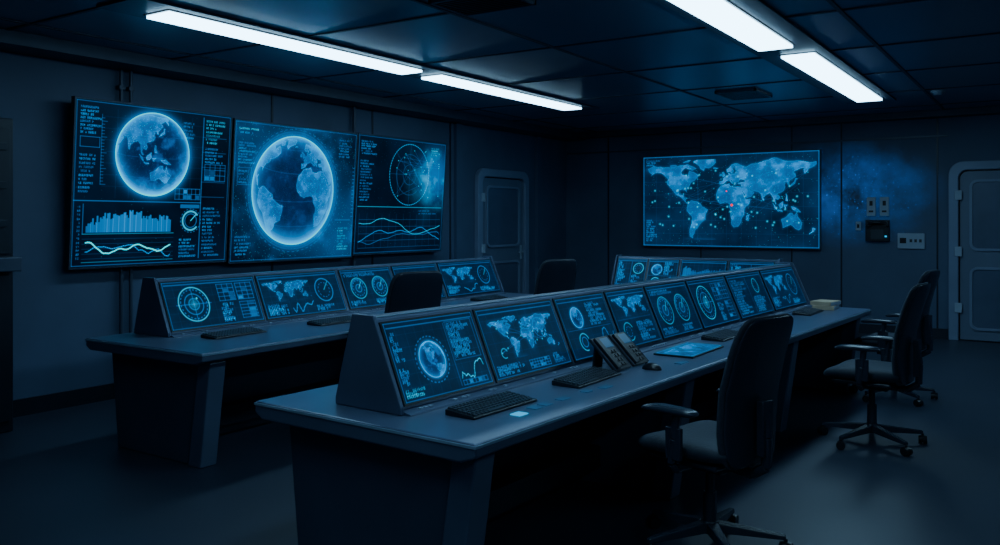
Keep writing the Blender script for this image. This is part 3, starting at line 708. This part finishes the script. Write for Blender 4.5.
# ---------------------------------------------------------------- office chairs
def cushion(w,h,t,deform,ex=5.,rings=12,seg=56):
    vs=[];fs=[]
    def sp(a):
        c,s_=math.cos(a),math.sin(a); return (math.copysign(abs(c)**(2/ex),c),math.copysign(abs(s_)**(2/ex),s_))
    rs=[math.sin(math.pi/2*i/rings) for i in range(rings+1)]
    def ring(r,side): return [deform(sp(2*math.pi*j/seg)[0]*r*w/2,sp(2*math.pi*j/seg)[1]*r*h/2,side*t/2*math.sqrt(max(0,1-r**7))) for j in range(seg)]
    top=[ring(r,1) for r in rs[1:]]; bot=[ring(r,-1) for r in rs[1:-1]]
    c0=deform(0,0,t/2); c1=deform(0,0,-t/2)
    vs=[c0]; 
    for r in top: vs+=r
    nt_=len(top)
    for j in range(seg): fs.append((0,1+j,1+(j+1)%seg))
    for i in range(nt_-1):
        for j in range(seg): fs.append((1+i*seg+j,1+(i+1)*seg+j,1+(i+1)*seg+(j+1)%seg,1+i*seg+(j+1)%seg))
    bs=len(vs)
    for r in bot: vs+=r
    ci=len(vs); vs.append(c1); nb=len(bot)
    for j in range(seg): fs.append((ci,bs+(j+1)%seg,bs+j))
    for i in range(nb-1):
        for j in range(seg): fs.append((bs+i*seg+j,bs+i*seg+(j+1)%seg,bs+(i+1)*seg+(j+1)%seg,bs+(i+1)*seg+j))
    lt=1+(nt_-1)*seg; lb=bs+(nb-1)*seg
    for j in range(seg): fs.append((lt+j,lb+j,lb+(j+1)%seg,lt+(j+1)%seg))
    m_=MB(); m_.add(vs,fs); return m_
def make_chair():
    e=empty('office_chair',(0,0,0))
    s=cushion(.52,.50,.085,lambda x,y,z:Vector((x*(1-.12*max(0,-y)/.25),y+.02,.475+z-.03*max(0,(y-.12)/.13)**2*.8+.25*x*x)))
    s.obj('seat',M_fab,e,smooth=True)
    B('seat_shell',-.20,.20,-.17,.20,.415,.44,M_chp,e,.01)
    mech=MB(); mech.box(-.09,.09,-.12,.10,.37,.415); mech.cyl((.08,.03,.39),(.27,.05,.385),.007); mech.obj('tilt_mechanism',M_chp,e,.006)
    def bd(x,y,z):
        zz=.757+y; t=(y+.335)/.67
        xx=x*(1.0-.10*max(0,t-.4)-.20*max(0,.4-t))
        yy=-.235-.085*(t-.2)+.04*math.sin(t*math.pi*1.15)+.45*x*x
        return Vector((xx,yy+z,zz))
    cushion(.44,.67,.045,bd,6.5).obj('backrest',M_fab,e,smooth=True)
    def bd2(x,y,z):
        v=bd(x*.96,y,z); v.y-=.022; return v
    cushion(.43,.655,.025,bd2,6.5).obj('backrest_shell',M_chp,e,smooth=True)
    f=MB(); pts=[(0,-.10,.395),(0,-.22,.385),(0,-.29,.43),(0,-.295,.56),(0,-.275,.70)]
    for a,b_ in zip(pts[:-1],pts[1:]): f.cyl(a,b_,.022,.022,12)
    f.box(-.04,.04,-.30,-.265,.48,.72); f.obj('back_support_bar',M_chp,e,.004,smooth=True)
    for sd in(-1,1):
        a=empty('armrest',(0,0,0)); a.parent=e
        f=MB(); pts=[(sd*.15,-.0,.408),(sd*.25,-.0,.405),(sd*.285,-.0,.44),(sd*.29,-.02,.55),(sd*.285,-.03,.66)]
        for p,q in zip(pts[:-1],pts[1:]): f.cyl(p,q,.019,.019,12)
        f.box(sd*.29-.012,sd*.29+.012,-.06,.02,.46,.60)
        f.obj('arm_post',M_chp,a,.004,smooth=True)
        cushion(.085,.29,.032,lambda x,y,z:Vector((sd*.285+x,y+.01,.672+z-.3*max(0,y-.03)**1.5)),4,6,32).obj('arm_pad',M_chp,a,smooth=True)
    f=MB(); f.cyl((0,0,.115),(0,0,.26),.032,.030,20); f.cyl((0,0,.255),(0,0,.375),.02,.02,16); f.obj('gas_column',M_chp,e,smooth=True)
    f=MB(); f.cyl((0,0,.075),(0,0,.13),.05,.042,20)
    for i in range(5):
        a=2*math.pi*i/5+.3; R=Matrix.Rotation(a,3,'Z')
        L0=[(.035,-.030,.078),(.035,.030,.078),(.035,.026,.125),(.035,-.026,.125),(.33,-.016,.066),(.33,.016,.066),(.33,.013,.088),(.33,-.013,.088)]
        f.add([R@Vector(v) for v in L0],[(3,2,1,0),(4,5,6,7),(0,1,5,4),(1,2,6,5),(2,3,7,6),(3,0,4,7)])
    f.obj('star_base',M_chp,e,.005)
    for i in range(5):
        a=2*math.pi*i/5+.3; R=Matrix.Rotation(a,3,'Z'); f=MB(); c=R@Vector((.33,0,0)); R2=Matrix.Rotation(a+1.1*i,3,'Z')
        t=R2@Vector((0,1,0))
        for sd in(-1,1): f.cyl(c+t*sd*.006+Vector((0,0,.029)),c+t*sd*.026+Vector((0,0,.029)),.029,.027,20)
        f.cyl(c+Vector((0,0,.03)),c+Vector((0,0,.07)),.009,.009,8)
        f.cyl(c-t*.007+Vector((0,0,.034)),c+t*.007+Vector((0,0,.034)),.027,.027,16)
        f.obj('caster',M_black,e,smooth=True)
    return e
ch=make_chair()
names_low=('gas_column','star_base','caster')
CH=[(-1.34,3.78,74,0,'black office swivel chair with armrests pulled out from the desk'),
    (-1.06,6.16,84,0,'black office swivel chair with armrests beside the long desk'),
    (-1.18,7.80,80,0,'black office swivel chair with armrests by the long desk end'),
    (-3.91,4.62,68,.063,'black office swivel chair tucked behind the first desk row'),
    (-3.93,6.62,66,.068,'black office swivel chair tucked behind the first desk row')]
for i,(x,y,r,dz,lb) in enumerate(CH):
    tf=lambda o: tag(o,lb,'chair','office chairs')
    if i==0: c=ch; c.location=(x,y,0); c.rotation_euler=(0,0,math.radians(r)); tf(c)
    else:
        c=copy_thing(ch,(x,y,0),math.radians(r),tf)
        if dz:
            for k_ in c.children:
                if not k_.name.startswith(names_low): k_.location.z+=dz
                elif k_.name.startswith('gas_column'): k_.scale.z=1.18; k_.location.z=-.115*.18

# ---------------------------------------------------------------- world + camera
w=bpy.data.worlds.new('World'); bpy.context.scene.world=w; w.use_nodes=True
w.node_tree.nodes['Background'].inputs[0].default_value=(.01,.02,.04,1); w.node_tree.nodes['Background'].inputs[1].default_value=.3
cam=bpy.data.cameras.new('camera'); co=bpy.data.objects.new('camera',cam); col.objects.link(co)
co.location=(0,0,1.5); co.rotation_euler=(math.radians(90),0,math.radians(33.4))
cam.sensor_width=36; cam.lens=30.6; cam.shift_y=-.0525; cam.clip_end=60
bpy.context.scene.camera=co
